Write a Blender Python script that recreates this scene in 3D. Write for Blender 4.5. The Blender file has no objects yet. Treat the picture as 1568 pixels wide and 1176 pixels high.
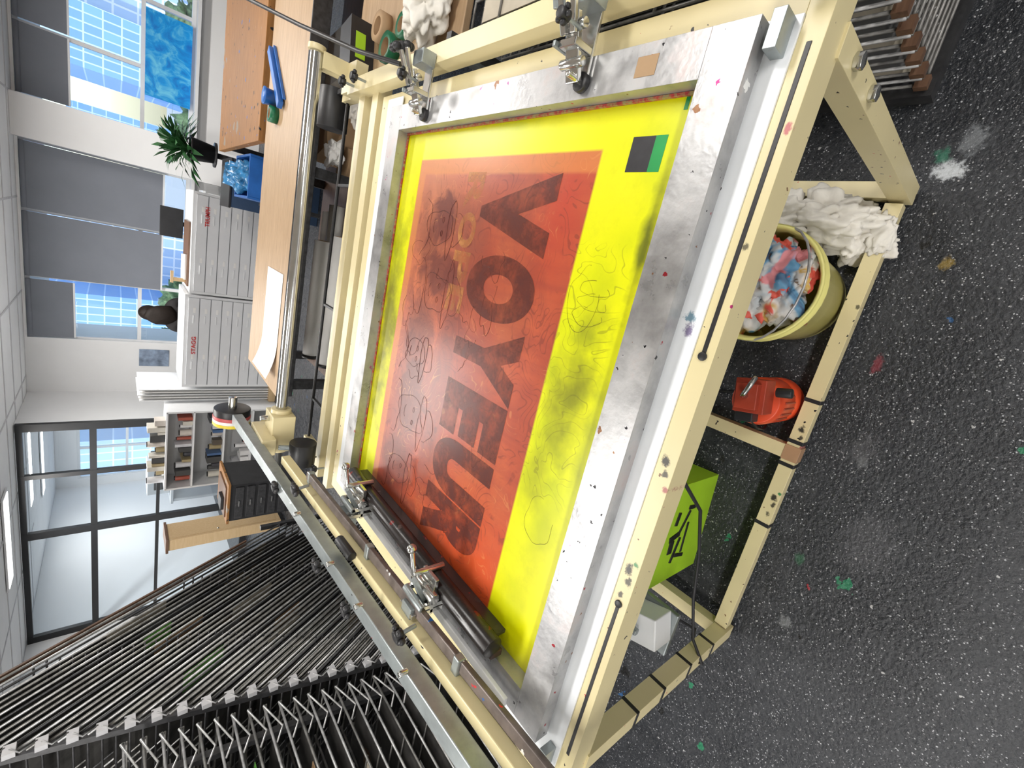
import bpy, bmesh, math, random
from mathutils import Vector, Matrix, Euler, noise
R=random.Random(7)
scene=bpy.context.scene
scene.view_settings.view_transform='Standard'
COL=scene.collection

# ------------------------------------------------------------------ materials
def nodes(name):
    m=bpy.data.materials.new(name);m.use_nodes=True
    nt=m.node_tree;b=nt.nodes['Principled BSDF']
    return m,nt,b
def N(nt,t,**k):
    n=nt.nodes.new(t)
    for a,v in k.items(): setattr(n,a,v)
    return n
def L(nt,a,b): nt.links.new(a,b)
def rgba(c): return (c[0],c[1],c[2],1)
def coords(nt): return N(nt,'ShaderNodeTexCoord').outputs['Object']
def ramp(nt,fac,stops,interp='LINEAR'):
    r=N(nt,'ShaderNodeValToRGB');r.color_ramp.interpolation=interp
    e=r.color_ramp.elements
    while len(e)<len(stops): e.new(.5)
    for i,(p,c) in enumerate(stops): e[i].position=p;e[i].color=rgba(c)
    L(nt,fac,r.inputs[0]);return r.outputs[0]
def mix(nt,fac,a,b,bt='MIX'):
    n=N(nt,'ShaderNodeMix',data_type='RGBA',blend_type=bt)
    for s,v in ((0,fac),(6,a),(7,b)):
        if isinstance(v,(int,float)): n.inputs[s].default_value=v
        elif isinstance(v,tuple): n.inputs[s].default_value=rgba(v)
        else: L(nt,v,n.inputs[s])
    return n.outputs[2]
def math_(nt,op,a,b=None,c=None):
    n=N(nt,'ShaderNodeMath',operation=op)
    for i,v in enumerate((a,b,c)):
        if v is None: continue
        if isinstance(v,(int,float)): n.inputs[i].default_value=v
        else: L(nt,v,n.inputs[i])
    return n.outputs[0]
def noise_(nt,co,scale,detail=3,rough=.5,dist=0):
    n=N(nt,'ShaderNodeTexNoise');n.inputs['Scale'].default_value=scale;n.inputs['Detail'].default_value=detail
    n.inputs['Roughness'].default_value=rough;n.inputs['Distortion'].default_value=dist
    L(nt,co,n.inputs['Vector']);return n.outputs[0]
def splats(nt,co,base,scale,thr,palette,cover=.55,seed=0.,stretch=None):
    mp=N(nt,'ShaderNodeMapping');mp.inputs['Location'].default_value=(seed,seed*1.7,seed*.3)
    if stretch: mp.inputs['Scale'].default_value=stretch
    L(nt,co,mp.inputs[0])
    nz=N(nt,'ShaderNodeTexNoise');nz.inputs['Scale'].default_value=scale*2.5;L(nt,mp.outputs[0],nz.inputs['Vector'])
    va=N(nt,'ShaderNodeVectorMath',operation='MULTIPLY_ADD')
    L(nt,nz.outputs['Color'],va.inputs[0]);va.inputs[1].default_value=(.8/scale,)*3;L(nt,mp.outputs[0],va.inputs[2])
    v=N(nt,'ShaderNodeTexVoronoi');v.inputs['Scale'].default_value=scale;L(nt,va.outputs[0],v.inputs['Vector'])
    sep=N(nt,'ShaderNodeSeparateColor');L(nt,v.outputs['Color'],sep.inputs[0])
    rad=math_(nt,'MULTIPLY',sep.outputs[1],thr)
    m1=math_(nt,'LESS_THAN',v.outputs['Distance'],rad)
    m2=math_(nt,'GREATER_THAN',sep.outputs[0],cover)
    m=math_(nt,'MULTIPLY',m1,m2)
    n=len(palette)
    pc=ramp(nt,sep.outputs[2],[(i/n,palette[i]) for i in range(n)],'CONSTANT')
    return mix(nt,m,base,pc)
def blob(nt,x,y,cx,cy,rx,ry,nz,amp=.8,soft=.5):
    a=math_(nt,'DIVIDE',math_(nt,'SUBTRACT',x,cx),rx);bb=math_(nt,'DIVIDE',math_(nt,'SUBTRACT',y,cy),ry)
    d=math_(nt,'SQRT',math_(nt,'ADD',math_(nt,'MULTIPLY',a,a),math_(nt,'MULTIPLY',bb,bb)))
    d=math_(nt,'ADD',d,math_(nt,'MULTIPLY',math_(nt,'SUBTRACT',nz,.5),amp*2))
    n=N(nt,'ShaderNodeMapRange');n.inputs[1].default_value=1-soft;n.inputs[2].default_value=1+soft*.3;n.inputs[3].default_value=1;n.inputs[4].default_value=0
    L(nt,d,n.inputs[0]);return n.outputs[0]
def blobs(nt,co,col,hf,lst):
    s=N(nt,'ShaderNodeSeparateXYZ');L(nt,co,s.inputs[0])
    for cx,cy,rx,ry,c,st in lst:
        k=blob(nt,s.outputs[0],s.outputs[1],cx,cy,rx,ry,hf,1.6,.4);col=mix(nt,math_(nt,'MULTIPLY',k,st),col,c)
    return col
def simple(name,c,rough=.5,metal=0.,var=.12,vs=8.,bump=0.,bs=60.,splat=None,spec=.5,dirt=None,coat=0,bl=None):
    m,nt,b=nodes(name);co=coords(nt)
    f=noise_(nt,co,vs,4,.6)
    lo=tuple(max(0,x*(1-var)) for x in c);hi=tuple(min(1,x*(1+var)) for x in c)
    col=ramp(nt,f,[(.3,lo),(.7,hi)])
    if dirt:
        d=noise_(nt,co,vs*2.3,6,.7)
        col=mix(nt,ramp(nt,d,[(dirt[1],(0,0,0)),(dirt[1]+.12,(1,1,1))]),col,dirt[0])
    if splat:
        for i,(sc,th,pal,cv) in enumerate(splat): col=splats(nt,co,col,sc,th,pal,cv,seed=3.1*i+1)
    if bl: col=blobs(nt,co,col,noise_(nt,co,60,5,.8),bl)
    L(nt,col,b.inputs['Base Color'])
    b.inputs['Roughness'].default_value=rough;b.inputs['Metallic'].default_value=metal
    b.inputs['Specular IOR Level'].default_value=spec;b.inputs['Coat Weight'].default_value=coat
    if bump:
        bn=N(nt,'ShaderNodeBump');bn.inputs['Strength'].default_value=bump;bn.inputs['Distance'].default_value=.004
        L(nt,noise_(nt,co,bs,4,.6),bn.inputs['Height']);L(nt,bn.outputs[0],b.inputs['Normal'])
    return m
K=(.01,.01,.012);RED=(.55,.02,.03);GRN=(.0,.25,.06);WH=(.8,.8,.78);MAG=(.45,.03,.15);BLU=(.02,.12,.4);YEL=(.8,.6,.02);BRN=(.2,.1,.05)
MARKS=[(-.275,.352,.012,.008,K,.95),(-.30,.345,.009,.006,K,.9),(-.519,.352,.013,.009,K,.95),(-.545,.345,.010,.008,K,.9),(-.50,.34,.006,.006,(0,.2,.06),.9),(-.58,.352,.008,.006,K,.9),(.30,.338,.009,.006,(.45,.02,.08),.8),(-.33,.335,.008,.005,(.3,.01,.05),.8),(.12,.34,.006,.005,K,.8)]
CREAM=simple('cream_paint',(.70,.61,.35),.38,var=.05,vs=3,dirt=((.35,.28,.17),.68),splat=[(24,.18,[K,K,RED,BRN,K,MAG],.80),(70,.25,[K,BRN,K,RED],.86)],bl=MARKS)
CREAM2=simple('cream_paint_clean',(.70,.61,.36),.35,var=.05,vs=3,dirt=((.35,.28,.17),.72))
def alu(name,dirtc,sp):
    m,nt,b=nodes(name);co=coords(nt)
    f=noise_(nt,co,10,5,.65)
    col=ramp(nt,f,[(.3,(.26,.26,.265)),(.55,(.42,.42,.425)),(.8,(.56,.56,.56))])
    d=noise_(nt,co,5,6,.7);col=mix(nt,ramp(nt,d,[(.55,(0,0,0)),(.72,(.7,.7,.7))]),col,dirtc)
    for i,(sc,th,pal,cv) in enumerate(sp): col=splats(nt,co,col,sc,th,pal,cv,seed=2.3*i+.7)
    L(nt,col,b.inputs['Base Color']);b.inputs['Metallic'].default_value=.6
    L(nt,ramp(nt,f,[(.3,(.24,)*3),(.7,(.44,)*3)]),b.inputs['Roughness'])
    bn=N(nt,'ShaderNodeBump');bn.inputs['Strength'].default_value=.2;bn.inputs['Distance'].default_value=.002
    L(nt,noise_(nt,co,90,3),bn.inputs['Height']);L(nt,bn.outputs[0],b.inputs['Normal'])
    return m
ALU=alu('aluminium_stained',(.38,.27,.25),[(26,.25,[MAG,(.3,.02,.03),BRN,(.3,.1,.25),WH,(.3,.3,.3)],.78),(70,.25,[K,BRN,(.3,.02,.03),K],.86)])
STEEL=simple('galvanised_steel',(.32,.355,.36),.36,.6,var=.15,vs=20,dirt=((.22,.18,.15),.66),splat=[(30,.2,[BRN,RED,WH,K],.80)])
CHROME=simple('polished_steel',(.58,.58,.56),.16,.95,var=.08,vs=30)
BLACK=simple('black_plastic',(.018,.018,.02),.42,var=.3)
BLACKM=simple('black_steel_wire',(.05,.05,.053),.4,.4,var=.4,vs=30)
GREYM=simple('grey_steel_wire',(.48,.48,.48),.32,.4,var=.35,vs=30)
MIDM=simple('worn_steel_wire',(.24,.235,.225),.35,.4,var=.5,vs=20)
CLIP=simple('grey_plastic_clip',(.55,.55,.57),.5,var=.1)
WBOARD=simple('white_laminate',(.82,.85,.88),.22,var=.03,splat=[(22,.13,[MAG,K,BLU,RED],.88)],bl=[(-.03,.388,.014,.010,(.1,.05,.2),.8),(-.01,.392,.01,.01,(.05,.2,.3),.8)])
WPAINT=simple('white_wall_paint',(.86,.86,.86),.7,var=.02,vs=2,bump=.05)
WMETAL=simple('white_enamel',(.78,.79,.80),.4,var=.03)
CEIL=simple('ceiling_tile',(.88,.89,.90),.8,var=.02,vs=5)
BLIND=simple('grey_blind_fabric',(.21,.225,.26),.8,var=.06,vs=2,bump=.1,bs=300)
BLKFR=simple('black_frame',(.015,.016,.018),.4,var=.1)
def wood(name,a,b_,sp=None,sc=6,rough=.45):
    m,nt,b=nodes(name);co=coords(nt)
    mp=N(nt,'ShaderNodeMapping');mp.inputs['Scale'].default_value=(1,9,9);L(nt,co,mp.inputs[0])
    f=noise_(nt,mp.outputs[0],sc,5,.6,.6)
    col=ramp(nt,f,[(.3,a),(.7,b_)])
    if sp:
        for i,(s,t,p,c) in enumerate(sp): col=splats(nt,co,col,s,t,p,c,seed=1.3*i+.4)
    L(nt,col,b.inputs['Base Color']);b.inputs['Roughness'].default_value=rough;return m
WOOD=wood('bench_plywood',(.36,.24,.135),(.48,.335,.205),[(9,.16,[BRN,(.5,.45,.4),(.3,.2,.15)],.8)])
WOOD2=wood('stained_tabletop',(.22,.095,.02),(.33,.15,.042),[(7,.35,[K,(.06,.03,.02),(.25,.2,.15)],.60),(20,.3,[K,BLU,WH,K],.66)],rough=.65)
WOOD3=wood('pale_pine',(.60,.42,.22),(.68,.50,.29))
DWOOD=wood('dark_board',(.10,.05,.03),(.18,.10,.06))
PAPER=simple('white_paper',(.84,.83,.81),.7,var=.03)
CLOTH=simple('white_cloth',(.76,.73,.67),.85,var=.06,vs=12,bump=.2,bs=90,dirt=((.45,.40,.32),.70))
CARD=simple('cardboard',(.38,.25,.14),.8,var=.1)
BLUEP=simple('blue_plastic',(.02,.12,.42),.35,var=.15)
GREENT=simple('green_tape',(.0,.11,.045),.4,var=.15)
BLUET=simple('blue_bag',(.04,.20,.42),.25,var=.6,vs=14)
LIME=simple('lime_card',(.36,.62,.02),.55,var=.05)
ORANGE=simple('orange_plastic',(.72,.075,.022),.36,var=.08,vs=7,splat=[(18,.15,[(.5,.02,.01),(.5,.02,.01)],.8)])
ORANGE2=simple('dark_orange_plastic',(.36,.045,.02),.45,var=.2)
BUCK=simple('pale_yellow_plastic',(.74,.69,.24),.3,var=.06,vs=4,splat=[(16,.25,[(.1,.1,.4),RED,(.3,.3,.1),(.6,.6,.1)],.72)])
def ragmat():
    m,nt,b=nodes('paint_stained_rag');co=coords(nt)
    f=noise_(nt,co,7,3,.5,1.0)
    g=noise_(nt,co,14,3,.5,.5);h=noise_(nt,co,10,2,.5,.3)
    col=ramp(nt,f,[(.32,(.04,.08,.16)),(.38,(.10,.26,.42)),(.44,(.45,.48,.50)),(.53,(.62,.58,.54)),(.58,(.55,.33,.05)),(.63,(.6,.57,.52)),(.70,(.22,.12,.08))])
    col=mix(nt,ramp(nt,g,[(.56,(0,0,0)),(.59,(1,1,1))]),col,(.62,.09,.06))
    col=mix(nt,ramp(nt,h,[(.61,(0,0,0)),(.64,(1,1,1))]),col,(.05,.20,.45))
    col=mix(nt,ramp(nt,h,[(.37,(1,1,1)),(.40,(0,0,0))]),col,(.60,.22,.24))
    col=mix(nt,ramp(nt,g,[(.36,(1,1,1)),(.39,(0,0,0))]),col,(.14,.09,.06))
    L(nt,col,b.inputs['Base Color']);b.inputs['Roughness'].default_value=.6;return m
RAG=ragmat()
def rectmask(nt,x,y,x0,x1,y0,y1,s=.004):
    def edge(v,a,inv):
        n=N(nt,'ShaderNodeMapRange');n.inputs[1].default_value=a-s;n.inputs[2].default_value=a+s
        if inv: n.inputs[3].default_value=1;n.inputs[4].default_value=0
        L(nt,v,n.inputs[0]);return n.outputs[0]
    return math_(nt,'MULTIPLY',math_(nt,'MULTIPLY',edge(x,x0,0),edge(x,x1,1)),math_(nt,'MULTIPLY',edge(y,y0,0),edge(y,y1,1)))
def floormat():
    m,nt,b=nodes('speckled_asphalt_floor');co=coords(nt)
    f=noise_(nt,co,2.2,5,.6)
    col=ramp(nt,f,[(.3,(.016,.018,.022)),(.7,(.032,.035,.041))])
    h=noise_(nt,co,14,6,.75)
    col=mix(nt,ramp(nt,h,[(.54,(0,0,0)),(.82,(.28,)*3)]),col,(.16,.165,.18))
    col=splats(nt,co,col,190,.42,[(.22,.22,.23),(.42,.43,.45),(.12,.12,.13)],.60,5.)
    col=splats(nt,co,col,60,.26,[(.45,.45,.45),(.3,.3,.32)],.92,9.)
    col=splats(nt,co,col,11,.24,[(.006,.006,.006),(.012,.012,.012),(.22,.22,.24),(.18,.15,.03),(.006,.006,.006),(.30,.03,.04),(.02,.18,.09),(.02,.08,.2)],.66,2.)
    hf=noise_(nt,co,45,6,.8)
    col=blobs(nt,co,col,hf,[(.52,.285,.026,.035,(.60,.63,.66),.95),(.60,.26,.04,.025,(.30,.32,.34),.5),(.56,.31,.02,.02,(.04,.25,.15),.5),(-.70,.235,.022,.014,(.03,.15,.07),.5),(-.93,.20,.022,.022,(.25,.26,.27),.6),(-.32,.19,.02,.015,(.2,.21,.22),.5),(.28,.205,.018,.014,(.35,.24,.05),.6),(-.28,.2,.05,.03,(.12,.12,.13),.4),(-.55,.10,.10,.07,(.10,.10,.11),.4),(-.03,.255,.03,.012,(.3,.03,.05),.5),(.62,.5,.02,.02,(.3,.1,.05),.6)])
    L(nt,col,b.inputs['Base Color'])
    L(nt,ramp(nt,h,[(.35,(.18,)*3),(.7,(.42,)*3)]),b.inputs['Roughness'])
    bn=N(nt,'ShaderNodeBump');bn.inputs['Strength'].default_value=.8;bn.inputs['Distance'].default_value=.006
    L(nt,noise_(nt,co,85,4,.6),bn.inputs['Height']);L(nt,bn.outputs[0],b.inputs['Normal'])
    return m
FLOOR=floormat()
def meshmat():
    m,nt,b=nodes('yellow_screen_mesh_with_stencil');co=coords(nt)
    s=N(nt,'ShaderNodeSeparateXYZ');L(nt,co,s.inputs[0]);x=s.outputs[0];y=s.outputs[1]
    nb=noise_(nt,co,3.5,3,.6);nf=noise_(nt,co,30,5,.7);nm=noise_(nt,co,11,4,.6)
    col=ramp(nt,nb,[(.3,(.54,.60,.0)),(.5,(.69,.70,.0)),(.75,(.78,.75,.01))])
    col=mix(nt,ramp(nt,nf,[(.52,(0,0,0)),(.8,(.3,)*3)]),col,(.46,.51,.0))
    for cx,cy,rx,ry,st,c in [(-.24,.60,.17,.07,.65,(.13,.15,.01)),(-.20,.59,.10,.045,.5,(.09,.10,.01)),(-.05,.60,.12,.04,.3,(.28,.31,.01)),(-.58,.58,.14,.045,.4,(.32,.36,.02)),(-.32,1.53,.38,.09,.8,(.12,.12,.01)),
                           (.10,.525,.12,.018,.85,(.09,.11,.01)),(-.42,.64,.14,.045,.5,(.2,.21,.01)),(-.80,.60,.1,.06,.3,(.3,.36,.0)),(.33,1.2,.03,.3,.4,(.45,.5,.0)),(-.30,.53,.2,.02,.4,(.2,.24,.01))]:
        k=blob(nt,x,y,cx,cy,rx,ry,nm,1.1,.8);col=mix(nt,math_(nt,'MULTIPLY',k,st),col,c)
    o=ramp(nt,nb,[(.3,(.34,.060,.030)),(.5,(.44,.088,.038)),(.7,(.50,.125,.048))])
    mp=N(nt,'ShaderNodeMapping');mp.inputs['Scale'].default_value=(30,2.5,1);L(nt,co,mp.inputs[0]);st_=noise_(nt,mp.outputs[0],1,4,.6)
    o=mix(nt,ramp(nt,st_,[(.45,(0,0,0)),(.75,(.55,)*3)]),o,(.26,.045,.032))
    o=mix(nt,ramp(nt,nf,[(.50,(0,0,0)),(.72,(.45,)*3)]),o,(.29,.056,.036))
    k=blob(nt,x,y,-.85,.78,.25,.35,nb,.6,.8);o=mix(nt,math_(nt,'MULTIPLY',k,.7),o,(.60,.075,.012))
    k=blob(nt,x,y,.25,1.35,.6,.25,nb,.6,.9);o=mix(nt,math_(nt,'MULTIPLY',k,.5),o,(.52,.24,.13))
    k=blob(nt,x,y,.20,.76,.2,.1,nb,.6,.9);o=mix(nt,math_(nt,'MULTIPLY',k,.7),o,(.42,.04,.022))
    nd=noise_(nt,co,9,5,.65,.8)
    fig=ramp(nt,nd,[(.42,(0,0,0)),(.54,(.65,)*3)])
    dark=(.13,.034,.027)
    band=rectmask(nt,x,y,-.90,.18,1.04,1.42,.05)
    o=mix(nt,math_(nt,'MULTIPLY',math_(nt,'MULTIPLY',fig,band),.75),o,dark)
    for cx,cy,rx,ry,st in [(.10,1.26,.08,.08,.9),(-.06,1.22,.07,.12,.85),(.02,1.32,.1,.05,.6),(-.30,1.30,.14,.09,.7),(-.52,1.28,.13,.12,.85),(-.75,1.30,.11,.11,.75),(-.42,1.12,.35,.05,.5),(-.05,.95,.4,.16,.25)]:
        k=blob(nt,x,y,cx,cy,rx,ry,nd,1.2,.3);o=mix(nt,math_(nt,'MULTIPLY',k,st),o,dark)
    n2=noise_(nt,co,7,2,.4,.8)
    fr_=math_(nt,'FRACT',math_(nt,'MULTIPLY',n2,16))
    ln=math_(nt,'MULTIPLY',math_(nt,'LESS_THAN',math_(nt,'ABSOLUTE',math_(nt,'SUBTRACT',fr_,.5)),.09),ramp(nt,nm,[(.48,(0,0,0)),(.56,(1,1,1))]))
    o=mix(nt,math_(nt,'MULTIPLY',ln,.45),o,(.12,.025,.02))
    ln2=math_(nt,'MULTIPLY',math_(nt,'LESS_THAN',math_(nt,'ABSOLUTE',math_(nt,'SUBTRACT',fr_,.2)),.05),ramp(nt,nm,[(.40,(1,1,1)),(.46,(0,0,0))]))
    o=mix(nt,math_(nt,'MULTIPLY',ln2,.35),o,(.64,.28,.10))
    mg=math_(nt,'SUBTRACT',1,rectmask(nt,x,y,-1.2,.235,.6,1.425,.004));o=mix(nt,math_(nt,'MULTIPLY',mg,.5),o,(.64,.25,.06))
    col=mix(nt,rectmask(nt,x,y,-.915,.28,.69,1.465,.003),col,o)
    ln3=math_(nt,'MULTIPLY',math_(nt,'MULTIPLY',math_(nt,'LESS_THAN',math_(nt,'ABSOLUTE',math_(nt,'SUBTRACT',fr_,.6)),.04),rectmask(nt,x,y,-.5,.09,.54,.69,.01)),.4)
    col=mix(nt,ln3,col,(.12,.11,.01))
    L(nt,col,b.inputs['Base Color']);b.inputs['Roughness'].default_value=.30;b.inputs['Specular IOR Level'].default_value=.5
    wv=N(nt,'ShaderNodeBump');wv.inputs['Strength'].default_value=.08;wv.inputs['Distance'].default_value=.002
    L(nt,nf,wv.inputs['Height']);L(nt,wv.outputs[0],b.inputs['Normal'])
    return m
MESH=meshmat()
def inkmat(name,c,c2,thr,vs=14,transp=.3,top=.92):
    m,nt,b=nodes(name);co=coords(nt)
    f=noise_(nt,co,vs,5,.7);L(nt,ramp(nt,f,[(.35,c),(.7,c2)]),b.inputs['Base Color'])
    L(nt,ramp(nt,f,[(thr-.12,(top,)*3),(thr+.12,(transp,)*3)]),b.inputs['Alpha']);b.inputs['Roughness'].default_value=.32
    return m
INK=inkmat('dark_red_stencil_ink',(.095,.024,.019),(.18,.042,.026),.54,top=.80,transp=.28)
INK2=inkmat('thin_line_ink',(.14,.11,.01),(.28,.20,.02),.5,transp=.15,top=.7)
INK4=inkmat('dark_line_ink',(.10,.02,.015),(.16,.03,.02),.5,transp=.25,top=.8)
INK3=inkmat('faint_orange_ink',(.54,.24,.08),(.52,.20,.06),.5,transp=.15,top=.7)
TAPEB=simple('black_tape',(.02,.02,.024),.35,var=.3,vs=30)
TAPEG=simple('green_tape_patch',(.0,.25,.05),.4,var=.15)
def emis(name,c,s):
    m=bpy.data.materials.new(name);m.use_nodes=True;nt=m.node_tree;nt.nodes.clear()
    e=N(nt,'ShaderNodeEmission');e.inputs[0].default_value=rgba(c);e.inputs[1].default_value=s
    o=N(nt,'ShaderNodeOutputMaterial');L(nt,e.outputs[0],o.inputs[0]);return m
LAMP=emis('light_panel',(1,.97,.92),3.0)
def glassm():
    m=bpy.data.materials.new('window_glass');m.use_nodes=True;nt=m.node_tree;nt.nodes.clear()
    t=N(nt,'ShaderNodeBsdfTransparent');g=N(nt,'ShaderNodeBsdfGlossy');g.inputs['Roughness'].default_value=.02
    t.inputs[0].default_value=(.93,.97,1,1)
    mx=N(nt,'ShaderNodeMixShader');mx.inputs[0].default_value=.06;o=N(nt,'ShaderNodeOutputMaterial')
    L(nt,t.outputs[0],mx.inputs[1]);L(nt,g.outputs[0],mx.inputs[2]);L(nt,mx.outputs[0],o.inputs[0]);return m
GLASS=glassm()

# ------------------------------------------------------------------ geometry builder
class B:
    def __init__(s,name): s.name=name;s.bm=bmesh.new();s.mats=[];
    def mi(s,m):
        if m not in s.mats: s.mats.append(m)
        return s.mats.index(m)
    def _tag(s,faces,m,smooth=False):
        i=s.mi(m)
        for f in faces: f.material_index=i;f.smooth=smooth
    def box(s,c,d,m,rot=None):
        M=Matrix.Translation(c)@(Euler(rot).to_matrix().to_4x4() if rot else Matrix())@Matrix.Diagonal((d[0],d[1],d[2],1))
        r=bmesh.ops.create_cube(s.bm,size=1,matrix=M)
        fs={f for v in r['verts'] for f in v.link_faces};s._tag(fs,m);return s
    def bx(s,x0,x1,y0,y1,z0,z1,m): return s.box(((x0+x1)/2,(y0+y1)/2,(z0+z1)/2),(x1-x0,y1-y0,z1-z0),m)
    def beam(s,p,q,w,h,m,up=(0,0,1)):
        p=Vector(p);q=Vector(q);d=(q-p);l=d.length;d.normalize()
        up=Vector(up);x=d.cross(up).normalized();z=x.cross(d)
        M=Matrix.Translation((p+q)/2)@Matrix((x,d,z)).transposed().to_4x4()@Matrix.Diagonal((w,l,h,1))
        r=bmesh.ops.create_cube(s.bm,size=1,matrix=M)
        s._tag({f for v in r['verts'] for f in v.link_faces},m);return s
    def cyl(s,p,q,r,m,r2=None,seg=16,caps=True):
        p=Vector(p);q=Vector(q);d=q-p;l=d.length
        M=Matrix.Translation((p+q)/2)@d.to_track_quat('Z','Y').to_matrix().to_4x4()
        o=bmesh.ops.create_cone(s.bm,cap_ends=caps,segments=seg,radius1=r,radius2=r if r2 is None else r2,depth=l,matrix=M)
        s._tag({f for v in o['verts'] for f in v.link_faces},m,True);return s
    def sph(s,c,r,m,sc=(1,1,1),seg=16,rot=None):
        M=Matrix.Translation(c)@(Euler(rot).to_matrix().to_4x4() if rot else Matrix())@Matrix.Diagonal((sc[0],sc[1],sc[2],1))
        o=bmesh.ops.create_uvsphere(s.bm,u_segments=seg,v_segments=max(6,seg//2),radius=r,matrix=M)
        s._tag({f for v in o['verts'] for f in v.link_faces},m,True);return s
    def tube(s,pts,r,m,seg=8):
        pts=[Vector(p) for p in pts];rings=[]
        for i,p in enumerate(pts):
            d=(pts[min(i+1,len(pts)-1)]-pts[max(i-1,0)]).normalized()
            u=d.cross(Vector((0,0,1)));u=u.normalized() if u.length>.01 else Vector((1,0,0));w=d.cross(u)
            rings.append([s.bm.verts.new(p+(u*math.cos(a)+w*math.sin(a))*r) for a in [2*math.pi*k/seg for k in range(seg)]])
        fs=[]
        for a,b in zip(rings,rings[1:]):
            for k in range(seg): fs.append(s.bm.faces.new((a[k],a[(k+1)%seg],b[(k+1)%seg],b[k])))
        fs.append(s.bm.faces.new(rings[0]));fs.append(s.bm.faces.new(rings[-1][::-1]))
        s._tag(fs,m,True);return s
    def lathe(s,c,prof,m,seg=32,axis='z'):
        rings=[]
        for r,z in prof:
            rings.append([s.bm.verts.new((c[0]+r*math.cos(2*math.pi*k/seg),c[1]+r*math.sin(2*math.pi*k/seg),c[2]+z)) for k in range(seg)])
        fs=[]
        for a,b in zip(rings,rings[1:]):
            for k in range(seg): fs.append(s.bm.faces.new((a[k],a[(k+1)%seg],b[(k+1)%seg],b[k])))
        s._tag(fs,m,True);return s
    def quad(s,pts,m):
        f=s.bm.faces.new([s.bm.verts.new(p) for p in pts]);s._tag([f],m);return s
    def crumple(s,c,r,m,sc=(1,1,1),amp=.3,fr=8,sub=4,seed=0):
        o=bmesh.ops.create_icosphere(s.bm,subdivisions=sub,radius=1)
        for v in o['verts']:
            d=v.co.normalized()
            n=.8*noise.noise(d*fr*.20+Vector((seed,0,0)))+.9*(abs(noise.noise(d*fr*.32+Vector((0,seed,0))))-.2)+.25*(abs(noise.noise(d*fr*.65+Vector((0,0,seed))))-.2)
            k=1+amp*n*1.6
            v.co=Vector((c[0]+d.x*r*sc[0]*k,c[1]+d.y*r*sc[1]*k,c[2]+d.z*r*sc[2]*k))
        s._tag({f for v in o['verts'] for f in v.link_faces},m,True);return s
    def knob(s,c,r,m,axis=(0,0,1)):
        a=Vector(axis).normalized();c=Vector(c);u=a.orthogonal().normalized();w=a.cross(u)
        s.cyl(c-a*.012,c+a*.012,r*.6,m,seg=12)
        for k in range(5):
            t=2*math.pi*k/5;s.sph(c+(u*math.cos(t)+w*math.sin(t))*r*.75,r*.36,m,seg=8)
        s.cyl(c-a*.05,c,r*.22,STEEL,seg=8);return s
    def done(s,bevel=.003,floorz=None):
        me=bpy.data.meshes.new(s.name);bmesh.ops.recalc_face_normals(s.bm,faces=s.bm.faces)
        if floorz is not None:
            for v in s.bm.verts: v.co.z=max(v.co.z,floorz)
        s.bm.to_mesh(me);s.bm.free()
        for m in s.mats: me.materials.append(m)
        o=bpy.data.objects.new(s.name,me);COL.objects.link(o)
        if bevel:
            md=o.modifiers.new('bevel','BEVEL');md.width=bevel;md.segments=2;md.limit_method='ANGLE';md.angle_limit=math.radians(50)
        return o

# ------------------------------------------------------------------ room shell
CZ=2.63;XL,XR,YF,YB=-6.5,4.6,-2.5,8.7
B('floor').bx(XL-.1,XR+.1,YF-.1,12.1,-.1,0,FLOOR).done(0)
ce=B('ceiling').bx(XL-.1,XR+.1,YF-.1,12.1,CZ+.002,CZ+.1,CEIL)
T=simple('ceiling_grid',(.6,.6,.62),.5)
x=XL
while x<XR: ce.bx(x-.012,x+.012,YF,YB,CZ-.004,CZ+.004,T);x+=1.2
y=YF
while y<YB: ce.bx(XL,XR,y-.012,y+.012,CZ-.0045,CZ+.0035,T);y+=.6
ce.done(0)
B('wall_right').bx(XR,XR+.1,YF,12,0,CZ,WPAINT).done(0)
B('wall_left').bx(XL-.1,XL,YF,12,0,CZ,WPAINT).done(0)
B('wall_front').bx(XL,XR,YF-.1,YF,0,CZ,WPAINT).done(0)
w=B('wall_back')
w.bx(-3.15,XR,YB,YB+.2,0,.84,WPAINT)
w.bx(-3.15,-2.34,YB,YB+.2,.84,CZ,WPAINT)
w.bx(.22,.70,YB-.25,YB+.2,0,CZ,WPAINT)
w.bx(-2.34,XR,YB,YB+.2,2.60,CZ,WPAINT)
w.bx(3.9,XR,YB,YB+.2,.84,2.6,WPAINT)
w.bx(-3.25,-3.15,7.5,YB+.2,0,CZ,WPAINT)
w.done(0)
def window(name,x0,x1,z0,z1,cols,hs,y=YB+.06):
    b=B(name);t=.045
    b.bx(x0,x1,y,y+.06,z0,z0+t,WMETAL).bx(x0,x1,y,y+.06,z1-t,z1,WMETAL)
    for k in range(cols+1):
        xx=x0+(x1-x0)*k/cols;b.bx(xx-t/2,xx+t/2,y-.003,y+.063,z0,z1,WMETAL)
    for h in hs: b.bx(x0,x1,y+.003,y+.057,h-t/2,h+t/2,WMETAL)
    b.bx(x0,x1,y+.028,y+.032,z0,z1,GLASS)
    b.bx(x0,x1,y-.20,y,z0-.04,z0-.001,WMETAL)
    b.done(0)
window('window_1',.70,3.9,.86,2.6,4,[1.42])
window('window_2',-2.34,.22,.86,2.6,3,[1.42])
def blind(x0,x1,z0):
    b=B('roller_blind');b.bx(x0+.01,x1-.01,YB+.0,YB+.006,z0,2.56,BLIND);b.cyl((x0+.01,YB-.0,2.57),(x1-.01,YB-.0,2.57),.025,BLIND,seg=12)
    b.bx(x0+.01,x1-.01,YB-.006,YB+.010,z0-.02,z0,WMETAL);b.done(0)
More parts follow.
